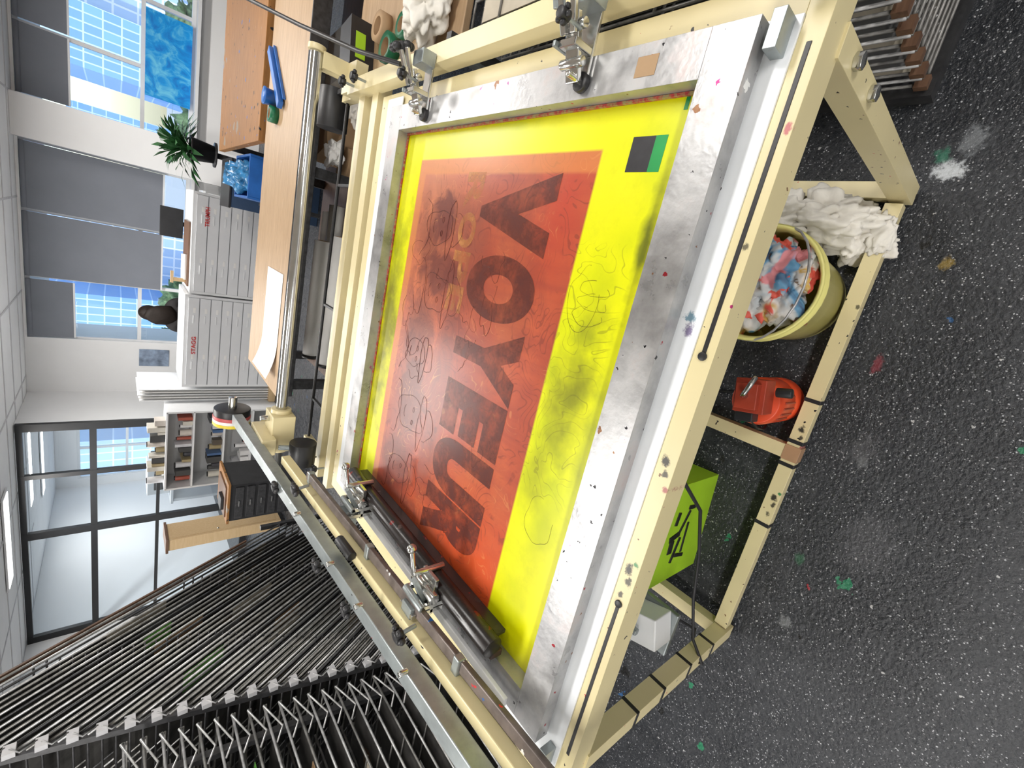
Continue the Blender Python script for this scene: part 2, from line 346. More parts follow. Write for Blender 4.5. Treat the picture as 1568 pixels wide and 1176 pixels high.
for a,c,z in [(-.63,.20,1.18),(-1.50,-.65,1.18),(-2.33,-1.52,2.14),(.72,1.5,2.14),(1.52,2.3,2.14),(2.32,3.1,2.14),(3.12,3.88,2.14)]: blind(a,c,z)
def bluart():
    m,nt,b=nodes('blue_cyanotype');co=coords(nt);f=noise_(nt,co,5,5,.6,1.5)
    L(nt,ramp(nt,f,[(.30,(.0,.16,.60)),(.5,(.0,.32,.80)),(.68,(.15,.60,.90))]),b.inputs['Base Color']);return m
B('blue_window_artwork').bx(1.16,2.2,YB-.02,YB+.0,.90,1.40,bluart()).done(0)
p=B('glazed_partition')
px0,px1,py=-6.5,-3.15,7.5
for xx,t in [(-3.19,.05),(-3.88,.03),(-4.76,.05),(-6.45,.05)]: p.bx(xx-t,xx+t,py-.03,py+.03,0,CZ-.01,BLKFR)
for zz,t in [(CZ-.04,.03),(1.92,.035),(1.22,.02),(.05,.05)]: p.bx(px0,px1,py-.027,py+.027,zz-t,zz+t,BLKFR)
p.bx(px0,px1,py-.004,py+.004,.1,CZ-.05,GLASS)
p.bx(-3.95,-3.91,py-.09,py-.03,1.0,1.2,CHROME)
p.done(0)
b=B('wall_far_room');b.bx(-6.5,-3.0,11.9,12,0,.8,WPAINT).bx(-6.5,-3.0,11.9,12,2.3,CZ,WPAINT).bx(-6.5,-6.3,11.9,12,.8,2.3,WPAINT).bx(-4.9,-4.75,11.9,12,.8,2.3,WPAINT).bx(-3.2,-3.0,11.9,12,.8,2.3,WPAINT).bx(-3.0,-2.9,8.9,12,0,CZ,WPAINT).done(0)
window('window_3',-6.3,-4.9,.8,2.3,2,[1.5],11.92);window('window_4',-4.75,-3.2,.8,2.3,3,[1.5],11.92)
def panel(x,y,e):
    b=B('ceiling_light_panel');b.bx(x-.6,x+.6,y-.15,y+.15,CZ-.02,CZ-.005,WMETAL);b.bx(x-.57,x+.57,y-.12,y+.12,CZ-.026,CZ-.0201,LAMP);b.done(0)
    l=bpy.data.lights.new('panel_lamp','AREA');l.shape='RECTANGLE';l.size=1.14;l.size_y=.24;l.energy=e;l.color=(1,.97,.93)
    o=bpy.data.objects.new('panel_lamp',l);o.location=(x,y,CZ-.03);COL.objects.link(o)
for xx in (-4.2,-1.4,1.4):
    for yy,e in ((-1.2,38),(1.2,26),(3.6,36),(6.6,56)): panel(xx,yy,e*(1.35 if xx<-4 else 1))
panel(-4.8,9.8,70)

# ------------------------------------------------------------------ printing table
t=B('screen_printing_table')
t.bx(-1.16,.52,.330,.368,.86,.93,CREAM)
t.bx(-1.16,.52,1.80,1.87,.86,.93,CREAM)
t.bx(-1.16,-1.10,.368,1.80,.86,.93,CREAM)
t.bx(.46,.52,.368,1.80,.86,.93,CREAM)
t.bx(-1.10,.46,.368,1.80,.90,.934,WBOARD)
t.bx(-.07,.42,.345,.353,.9295,.9312,BLACK);t.bx(-1.02,-.60,.345,.353,.9295,.9312,BLACK)
for xx in (-.07,-.60): t.cyl((xx,.349,.925),(xx,.349,.934),.008,BLACK,seg=12)
for xx in (.445,-1.07):
    for yy in (.35,1.86):
        t.box((xx,yy,.45),(.05,.05,.84),CREAM);t.cyl((xx,yy,0),(xx,yy,.035),.026,BLACK,seg=16)
    t.box((xx,1.10,.065),(.045,1.47,.045),CREAM)
t.box((-.315,.355,.065),(1.45,.042,.042),CREAM);t.box((-.315,1.86,.065),(1.45,.045,.045),CREAM)
t.box((-.36,1.1,.065),(.045,1.45,.045),CREAM)
for xx in (-.40,-.32,-.62,-.18): t.box((xx,.355,.065),(.012,.046,.046),BLACK)
t.box((-.36,.354,.066),(.05,.047,.047),simple('brown_packing_tape',(.42,.25,.14),.4))
for zz in (.2,.36,.52,.66): t.box((-1.07,.35,zz),(.054,.054,.012),BLACK)
for zz in (.80,.68): t.cyl((.445,.325,zz),(.445,.312,zz),.014,CHROME,seg=6)
t.cyl((.475,.36,.74),(.485,.36,.74),.012,CHROME,seg=6)
t.beam((.49,.40,.80),(.60,.50,.74),.02,.05,BLACK)
t.beam((.565,.33,.955),(.565,2.12,.955),.055,.055,CREAM2)
t.bx(.53,.60,.33,.40,.86,.93,CREAM)
t.bx(-1.20,.62,1.90,1.955,.885,.94,CREAM2)
t.bx(-1.20,.62,2.02,2.08,.885,.945,CREAM2)
for xx in (-1.12,-.3,.5): t.bx(xx-.03,xx+.03,1.87,2.08,.86,.885,CREAM2)
t.bx(-1.1,.5,1.68,1.80,.9342,.938,WBOARD)
t.bx(.40,.455,.378,.398,.934,.970,STEEL);t.bx(-1.08,-1.03,.378,.398,.934,.970,STEEL)
t.knob((.50,.345,.975),.035,BLACK);t.knob((-1.12,.36,.975),.03,BLACK)
for yy in (1.93,2.05): t.knob((.56,yy,1.03),.022,BLACK);t.knob((-1.1,yy,1.0),.022,BLACK)
t.cyl((-1.25,2.17,1.10),(.66,2.17,1.10),.025,CHROME,seg=24)
t.bx(.60,.66,2.14,2.20,.96,1.08,CREAM2);t.bx(.55,.66,2.06,2.20,.93,.98,CREAM2);t.cyl((.655,2.17,1.1),(.675,2.17,1.1),.034,CREAM2)
t.cyl((-1.25,2.34,.90),(.66,2.34,.90),.008,BLACK,seg=10)
for xx in (-.9,-.38,.2): t.bx(xx-.006,xx+.006,2.08,2.35,.89,.905,BLACK)
t.bx(.56,.64,2.08,2.36,.88,.92,CREAM2);t.bx(-1.2,-1.12,2.08,2.36,.88,.92,CREAM2)
t.cyl((.45,2.46,.92),(.62,2.46,.92),.07,BLACK,seg=24);t.beam((.60,2.34,.92),(.60,2.46,.92),.02,.03,BLACK)
t.tube([(.56,1.6,1.0),(.62,1.85,1.05),(.74,2.25,1.15),(.86,2.62,1.26),(.95,2.9,1.34)],.008,BLACK)
t.done(.004)

s=B('aluminium_screen_frame')
X0,X1,Y0,Y1=-1.02,.445,.408,1.665;W=.078
s.bx(X0,X1,Y0,Y0+W,.94,.98,ALU);s.bx(X0,X1,Y1-W,Y1,.94,.98,ALU)
s.bx(X0,X0+W,Y0+W,Y1-W,.9399,.98,ALU);s.bx(X1-W,X1,Y0+W,Y1-W,.9399,.98,ALU)
s.box((.405,.60,.9805),(.035,.045,.001),CARD)
RB=simple('red_glue_line',(.35,.03,.03),.5,var=.3,vs=40,dirt=((.3,.25,.1),.45))
s.bx(X1-W-.006,X1-W-.0005,Y0+W,Y1-W,.9405,.948,RB);s.bx(X0+W,X1-W,Y1-W-.006,Y1-W-.0005,.9405,.946,RB)
fr=s.done(.004)
s=B('mesh');s.bx(X0+.02,X1-.02,Y0+.02,Y1-.02,.9375,.9395,MESH);me=s.done(0);me.parent=fr
s=B('tape_patches');s.bx(.235,.30,.566,.618,.9396,.9400,TAPEB);s.bx(.235,.30,.540,.566,.9396,.9400,TAPEG);s.box((.355,.52,.9399),(.03,.008,.0006),TAPEG);o=s.done(0);o.parent=fr
def text(body,size,loc,sx,sy,mat,name,rot=math.pi,off=.02,z=.9402):
    cu=bpy.data.curves.new(name,'FONT');cu.body=body;cu.size=size;cu.offset=off;cu.align_x='CENTER';cu.align_y='CENTER'
    tmp=bpy.data.objects.new('tmp',cu);COL.objects.link(tmp);bpy.context.view_layer.update()
    me=bpy.data.meshes.new_from_object(tmp.evaluated_get(bpy.context.evaluated_depsgraph_get()))
    bpy.data.objects.remove(tmp)
    xs=[v.co.x for v in me.vertices];ys=[v.co.y for v in me.vertices]
    cx,cy=(max(xs)+min(xs))/2,(max(ys)+min(ys))/2;kx=sx/(max(xs)-min(xs));ky=sy/(max(ys)-min(ys))
    for v in me.vertices:
        px,py_=(v.co.x-cx)*kx,(v.co.y-cy)*ky
        v.co=(loc[0]+px*math.cos(rot)-py_*math.sin(rot),loc[1]+px*math.sin(rot)+py_*math.cos(rot),z)
    me.materials.clear();me.materials.append(mat)
    o=bpy.data.objects.new(name,me);COL.objects.link(o);return o
LX=[(.235,.040),(.030,-.145),(-.150,-.345),(-.350,-.510),(-.52,-.70),(-.705,-.875)]
for ch,(xa,xb) in zip('VOYEUR',LX):
    o=text(ch,1,((xa+xb)/2,.935),abs(xa-xb),.29,INK,'stencil_letter_'+ch.lower(),off=.075);o.parent=fr
for i,(ch,xa,xb) in enumerate([('R',.24,.14),('O',.13,.03),('P',.02,-.07),('E',-.08,-.16)]):
    o=text(ch,1,((xa+xb)/2,1.13),abs(xa-xb),.085,INK3,'ghost_letter_'+ch.lower(),off=.04,z=.9401);o.parent=fr
s=B('stencil_drawing')
def scrib(cx,cy,rx,ry,n=32,seed=0,r=.0006,amp=.25,a0=0,a1=2*math.pi,m=None):
    pts=[]
    for k in range(n+1):
        a=a0+(a1-a0)*k/n;q=1+amp*noise.noise(Vector((math.cos(a)*1.3+seed,math.sin(a)*1.3,seed)))
        pts.append((cx+rx*q*math.cos(a),cy+ry*q*math.sin(a),.9398))
    s.tube(pts,r,m or INK2,seg=4)
for c in [(-.56,.60,.06,.045,1),(-.03,.64,.07,.04,3),(-.06,.62,.02,.04,5),(-.03,.61,.018,.04,6),(0,.615,.018,.04,7)]:
    scrib(c[0],c[1],c[2],c[3],seed=c[4]*1.7,a1=5.0)
for i,(fx,fy,fs) in enumerate([(.08,1.28,1.0),(-.12,1.24,1.1),(-.34,1.30,.9),(-.55,1.26,1.15),(-.77,1.28,1.0)]):
    scrib(fx,fy,.055*fs,.07*fs,seed=i*3.3,m=INK4,r=.001,amp=.35)
    scrib(fx,fy-.065*fs,.09*fs,.018*fs,seed=i*2.1,m=INK4,r=.0011,amp=.3)
    scrib(fx,fy-.095*fs,.05*fs,.035*fs,seed=i*5.1,m=INK4,r=.001,amp=.3,a0=2.9,a1=6.5)
    for sx in (-1,1): scrib(fx+sx*.02*fs,fy-.015*fs,.009,.005,n=10,seed=i,m=INK4,r=.001)
    scrib(fx,fy+.03*fs,.02*fs,.008*fs,n=12,seed=i+9,m=INK4,r=.001,a0=.2,a1=3.0)
    scrib(fx,fy+.11*fs,.10*fs,.05*fs,seed=i*7.7,m=INK4,r=.001,amp=.5,a0=3.3,a1=6.1)
for i in range(16):
    scrib(R.uniform(-.8,.15),R.uniform(.78,1.4),R.uniform(.02,.07),R.uniform(.02,.06),n=20,seed=i*4.4,m=INK4,r=.0007,amp=.8,a0=R.uniform(0,3),a1=R.uniform(4,6))
o=s.done(0);o.parent=fr

for yy in (.76,1.42):
    c=B('hinge_clamp')
    c.bx(.40,.56,yy-.022,yy+.022,.981,.989,CHROME);c.bx(.44,.455,yy-.022,yy+.022,.989,1.04,CHROME);c.bx(.44,.452,yy+.024,yy+.032,.989,1.05,STEEL)
    c.beam((.39,yy,1.0),(.50,yy,1.04),.035,.012,CHROME);c.cyl((.42,yy-.03,1.015),(.42,yy+.03,1.015),.010,CHROME);c.cyl((.48,yy-.03,1.03),(.48,yy+.03,1.03),.010,CHROME)
    c.beam((.46,yy+.012,1.04),(.54,yy+.02,1.075),.014,.010,CHROME);c.beam((.46,yy-.012,1.04),(.54,yy-.02,1.075),.014,.010,CHROME)
    c.bx(.52,.56,yy-.03,yy+.03,.985,1.03,STEEL)
    c.cyl((.395,yy-.01,.982),(.395,yy-.01,1.03),.006,CHROME);c.cyl((.395,yy-.01,.9805),(.395,yy-.01,.994),.019,BLACK)
    c.knob((.56,yy+.05,1.06),.036,BLACK,(1,0,.4));c.knob((.47,yy-.02,1.08),.018,BLACK)
    c.done(.002)

a=B('squeegee_arm_carriage')
A0=Vector((-1.03,.10,1.105));A1=Vector((-1.03,2.42,1.235))
a.beam(A0,A1,.048,.045,STEEL)
def on(y,dz=0,dx=0):
    k=(y-A0.y)/(A1.y-A0.y);p=A0.lerp(A1,k);return Vector((p.x+dx,p.y,p.z+dz))
a.beam(on(.1,-.05,.042),on(1.85,-.05,.042),.034,.035,CREAM)
OX=simple('oxide_grey_bar',(.13,.105,.095),.42,.3,var=.4,vs=20,splat=[(30,.3,[RED,WH,BLU,BRN],.6)])
a.beam(on(.1,-.07,.085),on(1.62,-.06,.085),.035,.016,OX)
for yy in (.62,1.10,1.60): a.bx(-1.03,-.925,yy-.012,yy+.012,on(yy).z-.075,on(yy).z-.052,STEEL)
a.bx(-1.08,-.90,2.10,2.24,1.05,1.15,CREAM2);a.cyl((-1.10,2.17,1.10),(-.88,2.17,1.10),.045,CREAM2,seg=24)
a.bx(-1.07,-.99,2.05,2.28,1.14,1.20,CREAM2);a.cyl((-.93,2.17,1.14),(-.93,2.17,1.19),.014,CHROME)
a.cyl((-1.00,2.02,1.03),(-1.11,2.02,1.03),.06,BLACK,seg=28);a.cyl((-1.03,2.02,1.03),(-1.03,2.05,1.13),.012,STEEL)
ROLLY=simple('yellow_band',(.75,.6,.05),.5);ROLLW=simple('white_band',(.8,.8,.8),.5);ROLLR=simple('red_band',(.55,.1,.1),.5)
for dx,w_,m_,r_ in [(-.03,.05,BLACK,.084),(.005,.02,ROLLR,.086),(.023,.018,ROLLW,.086),(.04,.018,ROLLY,.086)]:
    a.cyl((-1.04-dx,2.52,1.24),(-1.04-dx-w_,2.52,1.24),r_,m_,seg=32)
a.cyl((-1.13,2.52,1.24),(-.95,2.52,1.24),.02,CHROME);a.beam((-1.03,2.40,1.234),(-1.03,2.54,1.24),.02,.02,STEEL)
for yy,dx in ((1.25,-.05),(1.02,-.045),(1.5,.10),(.75,.10),(1.7,.0)): a.knob(on(yy,.03,dx),.026,BLACK,(-.2,0,1))
for yy in (.7,.95,1.15,1.45): a.cyl(on(yy,.02,.03),on(yy,.045,.03),.009,CHROME,seg=6)
a.cyl(on(1.12,-.02,.06),on(1.22,-.02,.06),.016,BLACK)
a.done(.003)
q=B('squeegee')
RUB=simple('stained_black_rubber',(.018,.015,.015),.26,var=.4,vs=20,splat=[(26,.3,[(.13,.012,.012),K,(.08,.06,.06),(.16,.015,.015)],.55)])
q.cyl((-.895,.58,1.005),(-.895,1.50,1.005),.028,RUB,seg=20)
q.beam((-.885,.60,.975),(-.885,1.49,.975),.012,.05,RUB)
q.beam((-.925,.58,.985),(-.925,1.50,.985),.02,.035,simple('squeegee_wood',(.06,.03,.028),.4,var=.5,vs=30))
for yy in (.84,1.34):
    q.bx(-.97,-.855,yy-.035,yy+.035,1.032,1.044,CHROME);q.bx(-.965,-.950,yy-.035,yy+.035,1.0,1.10,CHROME);q.cyl((-.90,yy-.055,1.05),(-.90,yy+.055,1.05),.016,CHROME)
    q.bx(-.93,-.915,yy-.05,yy-.038,1.0,1.085,CHROME);q.bx(-.93,-.915,yy+.038,yy+.05,1.0,1.085,CHROME);q.cyl((-.925,yy-.05,1.08),(-.925,yy+.05,1.08),.011,STEEL)
    q.beam((-.94,yy,1.05),(-.86,yy,1.09),.02,.014,STEEL)
    q.cyl((-.860,yy+.02,.985),(-.860,yy+.02,1.085),.009,CHROME);q.cyl((-.865,yy+.02,1.08),(-.80,yy+.045,1.085),.007,CHROME);q.sph((-.795,yy+.047,1.086),.014,CHROME)
    q.bx(-1.0,-.94,yy-.025,yy+.025,1.05,1.10,STEEL)
q.bx(-.995,-.970,.50,1.55,1.0,1.012,WMETAL)
q.done(.002)
c=B('power_cable');c.tube([(-.30,.42,.86),(-.357,.40,.738),(-.50,.40,.53),(-.676,.40,.414),(-.85,.39,.35),(-1.0,.36,.31),(-1.067,.315,.29),(-1.105,.36,.27),(-1.11,.42,.1),(-1.2,.6,.012),(-1.4,.9,.012)],.005,BLACK);c.done(0)

# ------------------------------------------------------------------ things under the press
k=B('paint_rag_bucket');c=(.115,.52,0)
k.lathe(c,[(.0,.002),(.125,.002),(.130,.01),(.148,.33),(.160,.335),(.160,.345),(.153,.35),(.153,.375),(.160,.38),(.153,.384),(.147,.375),(.135,.05),(.0,.04)],BUCK,40)
for i in range(12):
    an=i*2.4;rr=.095*math.sqrt(i/11.);k.crumple((c[0]+rr*math.cos(an),c[1]+rr*math.sin(an),.335+.026*(i%3)),.052,RAG,(1.1,1,.8),.42,9,4,seed=i*1.3)
k.tube([(c[0]+.160*math.cos(t_),c[1]+.160*math.sin(t_)-.02*math.sin(t_),.34-.12*math.sin(t_)*-1*-1) for t_ in [math.pi*(1+j/12) for j in range(13)]],.003,GREYM)
k.done(0)
k=B('crumpled_rag');k.crumple((.355,.50,.10),.082,CLOTH,(.8,1.5,1.0),.42,9,5,seed=4);k.crumple((.31,.41,.055),.058,CLOTH,(1,1.3,.8),.42,9,5,seed=9);k.crumple((.34,.62,.14),.08,CLOTH,(.9,1,1.0),.4,9,5,seed=2)
k.crumple((.325,.356,.088),.036,CLOTH,(1.5,.9,.35),.35,8,4,seed=12)
k.done(0,.002)
# squat orange tool with a dark motor head, bent steel handle and a cord
k=B('orange_power_tool')
k.lathe((-.215,.46,0),[(0,.002),(.058,.002),(.070,.010),(.074,.03),(.074,.10),(.070,.105),(.070,.112),(.074,.118),(.074,.225),(.068,.245),(.0,.250)],ORANGE,32)
for j in range(5): k.box((-.215+.075*math.sin(.5-.25*j),.46-.075*math.cos(.5-.25*j),.17),(.006,.006,.09),ORANGE2,(0,0,.5-.25*j))
k.box((-.195,.455,.285),(.10,.085,.075),ORANGE2,(0,0,.2));k.box((-.195,.455,.335),(.075,.06,.03),ORANGE2,(0,0,.2));k.cyl((-.165,.40,.29),(-.155,.36,.29),.014,BLACK)
k.box((-.26,.455,.285),(.03,.05,.05),BLACK,(0,0,.2))
k.tube([(-.195,.455,.345),(-.19,.45,.39),(-.18,.44,.412),(-.15,.43,.418),(-.13,.43,.40)],.007,CHROME)
k.tube([(-.265,.45,.27),(-.30,.44,.20),(-.315,.45,.10),(-.30,.47,.012),(-.24,.60,.010),(-.30,.8,.010)],.0045,BLACK)
k.done(.006)
k=B('lime_cardboard_box')
k.box((-.76,.70,.165),(.38,.30,.33),LIME,(0,0,.07))
bm_=simple('black_print',(.01,.01,.01),.5)
for i,(dx,dz,w_,h_,r_) in enumerate([(-.06,.02,.10,.016,.3),(.0,.05,.022,.07,-.2),(.05,.0,.09,.014,.5),(-.02,-.03,.12,.012,0),(.07,.06,.05,.02,.2),(-.09,-.02,.014,.07,.2),(.1,-.03,.015,.05,.1),(-.04,.06,.05,.03,0)]):
    k.box((-.76+dx,.5487+dx*.07,.19+dz),(w_,.004,h_),bm_,(0,r_,.07))
k.box((-.76,.70,.331),(.38,.02,.002),simple('lime_tape',(.5,.75,.1),.3),(0,0,.07))
k.done(.003)
k=B('metal_toolbox');k.box((-1.0,.62,.47),(.02,.3,.02),STEEL);k.box((-1.0,.48,.40),(.10,.12,.10),WMETAL,(0,0,.3));k.box((-1.02,.55,.34),(.16,.28,.02),STEEL);k.beam((-1.09,.68,.34),(-1.09,.68,.002),.02,.02,STEEL,up=(0,1,0));k.beam((-.98,.68,.34),(-.98,.68,.002),.02,.02,STEEL,up=(0,1,0));k.done(.004)

# ------------------------------------------------------------------ drying racks
def rackpost(b,x,y0,y1,z1): b.beam((x,y0,0),(x,y1,z1),.03,.03,BLACKM,up=(0,1,0))
PR=[simple('print_tan',(.35,.22,.12),.7),simple('print_green',(.12,.38,.06),.7,var=.5),simple('print_grey',(.12,.12,.12),.7),simple('print_cream',(.5,.45,.36),.7)]
DK=simple('rack_gap_dark',(.06,.058,.055),.6,var=.6,vs=12,splat=[(6,.5,[(.12,.08,.05),(.10,.10,.10),(.2,.16,.1)],.7)])  # blotchy dark sheets added between shelves to stand in for the rack's shaded gaps
r=B('print_drying_rack')
zc=.42;i=0
while zc<2.60:
    yc=1.67+.207*(zc-.63);l=min(1.0,(zc-.10)/1.82)
    e=Vector((0,1.02,-1.80))*l;
    mt=[MIDM,GREYM,BLACKM,GREYM,MIDM][i%5]
    for x in (-2.2,-2.232): r.cyl((x,yc,zc),(x,yc+e.y,zc+e.z),.0055,mt,seg=6)
    for x in (-2.45,-2.7,-2.95,-3.15): r.cyl((x,yc,zc),(x,yc+e.y,zc+e.z),.0040,mt,seg=5)
    for f_ in (0,.33,.66,1): r.cyl((-2.2,yc+e.y*f_,zc+e.z*f_),(-3.15,yc+e.y*f_,zc+e.z*f_),.0045,BLACKM,seg=5)
    if i%2==0: r.quad([(-2.26,yc+.02,zc-.035),(-3.12,yc+.02,zc-.035),(-3.12,yc+e.y,zc+e.z),(-2.26,yc+e.y,zc+e.z)],DK)
    if i%2==0:
        r.box((-2.183,yc,zc),(.024,.045,.036),CLIP)
        r.tube([(-2.172,yc,zc),(-2.172,yc-.03,zc-.03),(-2.172,yc-.005,zc-.075)],.004,GREYM,seg=5)
    zc+=.044;i+=1
rackpost(r,-2.215,1.54,2.08,2.6);rackpost(r,-3.16,1.54,2.08,2.6)
rackpost(r,-2.215,3.12,3.12,.9);rackpost(r,-3.16,3.12,3.12,.9)
r.bx(-3.18,-2.2,1.52,3.14,.0,.04,BLACKM)
y_=2.10;z_=2.63;r.beam((-2.25,y_+.30,z_-.53),(-2.25,y_+.92,z_-1.62),.01,.05,DWOOD,up=(1,0,0))
for j in range(12):
    zc=1.1+.125*j;yc=1.67+.207*(zc-.63)+.004;f0=R.uniform(.15,.45);f1=f0+R.uniform(.06,.16);x0=-2.215;x1=x0-.3
    l=min(1,(zc-.1)/1.82)
    if f1>l: f0=.1;f1=.2
    r.quad([(x0,yc+1.02*f0,zc-1.8*f0),(x1,yc+1.02*f0,zc-1.8*f0),(x1,yc+1.02*f1,zc-1.8*f1),(x0,yc+1.02*f1,zc-1.8*f1)],PR[j%4])
r.done(0)
r=B('print_drying_rack')
z=.30;j=0
while z<1.72:
    yn=.55
    ye=1.62+.207*(z-.63)-.03
    for x in (-2.2,-2.5,-2.8,-3.15): r.cyl((x,yn,z),(x,ye,z+.01),.0058,GREYM if j%3 else MIDM,seg=6)
    for yy in (yn,yn+.35,yn+.7,ye): r.cyl((-2.2,yy,z),(-3.15,yy,z),.0045,MIDM,seg=5)
    r.tube([(-2.2,ye,z+.01),(-2.165,ye-.03,z+.02),(-2.165,ye-.16,z-.03),(-2.2,ye-.2,z)],.0045,GREYM,seg=5)
    if j%2==0: r.bx(-3.1,-2.24,yn+.03,ye-.1,z-.012,z-.008,DK)
    z+=.062;j+=1
for xx in (-2.215,-3.16):
    rackpost(r,xx,.53,.53,1.76)
    rackpost(r,xx,1.42,1.64,1.76)
for j in range(6):
    z=.45+.2*j;r.bx(-2.6,-2.22,.8+.1*j,1.0+.12*j,z+.006,z+.009,PR[(j+1)%4])
r.done(0)
r=B('print_drying_rack')
z=.07;j=0
while z<.80:
    for x in [.72+.11*i for i in range(9)]: r.cyl((x,.40,z),(x,1.55,z),.0042,GREYM if j%2 else MIDM,seg=6)
    for yy in (.40,.65,.9,1.15,1.4,1.55): r.cyl((.72,yy,z),(1.62,yy,z),.0045,MIDM,seg=6)
    if j%2==0: r.box((.725,.405,z),(.03,.03,.022),DWOOD)
    r.bx(.76,1.55,.44,1.5,z-.008,z-.004,PR[2] if j%4 else PR[3])
    z+=.036;j+=1
for xx,yy in ((.70,1.57),(1.64,1.57),(1.64,.38)): r.beam((xx,yy,0),(xx,yy,.86),.03,.03,BLACKM,up=(0,1,0))
r.bx(.70,1.64,.38,1.58,.0,.05,BLACKM);r.done(0)

# ------------------------------------------------------------------ background furniture
k=B('utility_table');k.bx(.72,1.75,1.72,2.78,.70,.73,WOOD)
for xx in (.76,1.71):
    for yy in (1.76,2.74): k.bx(xx-.025,xx+.025,yy-.025,yy+.025,0,.70,STEEL)
k.done(.003)
def ring(b,c,ro,ri,h,m,m2=CARD):
    b.lathe(c,[(ri,0),(ro,0),(ro,h),(ri,h)],m,28);b.lathe((c[0],c[1],c[2]),[(ri,h),(ri,0)],m2,28)
for nm,c,ro,m_ in [('tape_roll',(.84,2.30,.731),.065,GREENT),('tape_roll',(.95,2.42,.731),.065,CARD),('tape_roll',(.90,2.16,.731),.05,GREENT),('tape_roll',(.62,3.62,.901),.05,GREENT)]:
    b=B(nm);ring(b,c,ro,ro*.6,.05,m_);b.done(0)
b=B('white_cloth_bundle');b.crumple((.92,1.92,.80),.12,CLOTH,(1.2,1,.6),.4,8,5,seed=6);b.done(0,.731)
b=B('ink_tin_box');b.box((.88,2.62,.79),(.22,.14,.12),BLACK,(0,0,.2));b.box((.88,2.548,.80),(.12,.003,.05),LIME,(0,0,.2));b.done(.003)
k=B('plywood_workbench')
k.bx(-1.15,3.2,3.05,3.92,.86,.90,WOOD);k.bx(-1.15,3.2,3.04,3.05,.80,.90,BLACKM)
k.bx(-1.10,3.15,3.10,3.85,.46,.49,DWOOD)
for xx in (-1.08,.3,1.7,3.12):
    for yy in (3.10,3.86): k.bx(xx-.03,xx+.03,yy-.03,yy+.03,0,.86,BLACKM)
k.done(.003)
FILM=simple('grey_film',(.62,.62,.60),.3)
for i,(yy,zz,x0,x1,m_) in enumerate([(3.22,.545,-.98,-.05,PAPER),(3.34,.545,-.9,.15,FILM),(3.46,.545,-.95,.1,PAPER),(3.28,.635,-.93,-.10,PAPER)]):
    b=B('paper_roll');b.cyl((x0,yy,zz),(x1,yy,zz),.053,m_,seg=20);b.cyl((x0-.005,yy,zz),(x0+.02,yy,zz),.055,BLACK,seg=20);b.cyl((x1-.01,yy,zz),(x1+.004,yy,zz),.03,CARD,seg=16);b.done(0)
b=B('cardboard_pieces');b.box((.62,3.40,.60),(.35,.3,.2),CARD,(0,0,.3));b.box((.42,3.22,.54),(.2,.2,.09),CARD,(0,0,-.2));b.box((1.0,3.3,.59),(.3,.3,.2),PAPER,(0,0,.1));b.crumple((.45,3.18,.66),.08,PAPER,(1,1,.6),.4,7,4,seed=3);b.crumple((.75,3.15,.56),.08,CLOTH,(1.2,1,.7),.4,7,4,seed=8);b.done(.002)
b=B('paper_sheet');
n=14
for i in range(n):
    x0=-.35-.7*i/n;x1=-.35-.7*(i+1)/n
    h=lambda x_: .903+ (max(0,(-x_-.82))*.9)**2*1.2
    b.quad([(x0,3.12,h(x0)),(x0,3.52,h(x0)),(x1,3.52,h(x1)),(x1,3.12,h(x1))],PAPER)
b.done(0)
b=B('blue_squeegee');b.beam((.66,3.46,.925),(1.04,3.84,.925),.05,.03,BLUEP);b.beam((.70,3.44,.91),(1.06,3.80,.91),.012,.018,BLUEP);b.done(.003)
b=B('blue_ink_pot');b.lathe((.72,3.65,.90),[(0,.002),(.045,.002),(.05,.07),(.053,.075),(.053,.085),(0,.085)],BLUEP,24);b.done(0)
k=B('stained_work_table');k.bx(.48,2.9,3.98,5.7,.88,.93,WOOD2)
for xx in (.54,2.84):
    for yy in (4.04,5.64): k.bx(xx-.03,xx+.03,yy-.03,yy+.03,0,.88,BLACKM)
k.done(.003)
k=B('storage_trolley');k.bx(.05,.46,4.5,5.3,.60,.63,BLACKM)
for xx in (.08,.43):
    for yy in (4.53,5.27): k.bx(xx-.015,xx+.015,yy-.015,yy+.015,0,.60,BLACKM)
k.bx(.08,.10,4.6,5.2,.63,.86,BLUEP);k.bx(.42,.44,4.6,5.2,.63,.86,BLUEP);k.bx(.10,.42,4.6,4.62,.63,.86,BLUEP);k.bx(.10,.42,5.18,5.2,.63,.86,BLUEP);k.bx(.10,.42,4.62,5.18,.63,.65,BLUEP)
k.done(.003)
b=B('blue_plastic_bags');b.crumple((.26,4.78,.84),.12,BLUET,(1,1.1,.9),.35,8,4,seed=1);b.crumple((.26,5.03,.86),.12,BLUET,(1,1,.9),.35,8,4,seed=5);b.done(0,.66)
b=B('dark_cardboard_box');b.box((.2,5.75,.42),(.45,.5,.84),simple('dark_blue_crate',(.03,.06,.12),.5));b.box((.2,5.75,.845),(.47,.52,.02),BLACK);b.done(.004)
LEAF=simple('dark_green_leaf',(.025,.10,.03),.4,var=.6,vs=10)
b=B('potted_plant');b.lathe((.48,6.4,.88),[(0,.0),(.09,.0),(.12,.2),(.13,.2),(.13,.22),(.11,.22),(.11,.18),(0,.18)],BLACK,24)
b.cyl((.48,6.4,0),(.48,6.4,.02),.15,BLACKM);b.cyl((.48,6.4,0),(.48,6.4,.86),.03,BLACKM);b.cyl((.48,6.4,.86),(.48,6.4,.88),.13,BLACKM)
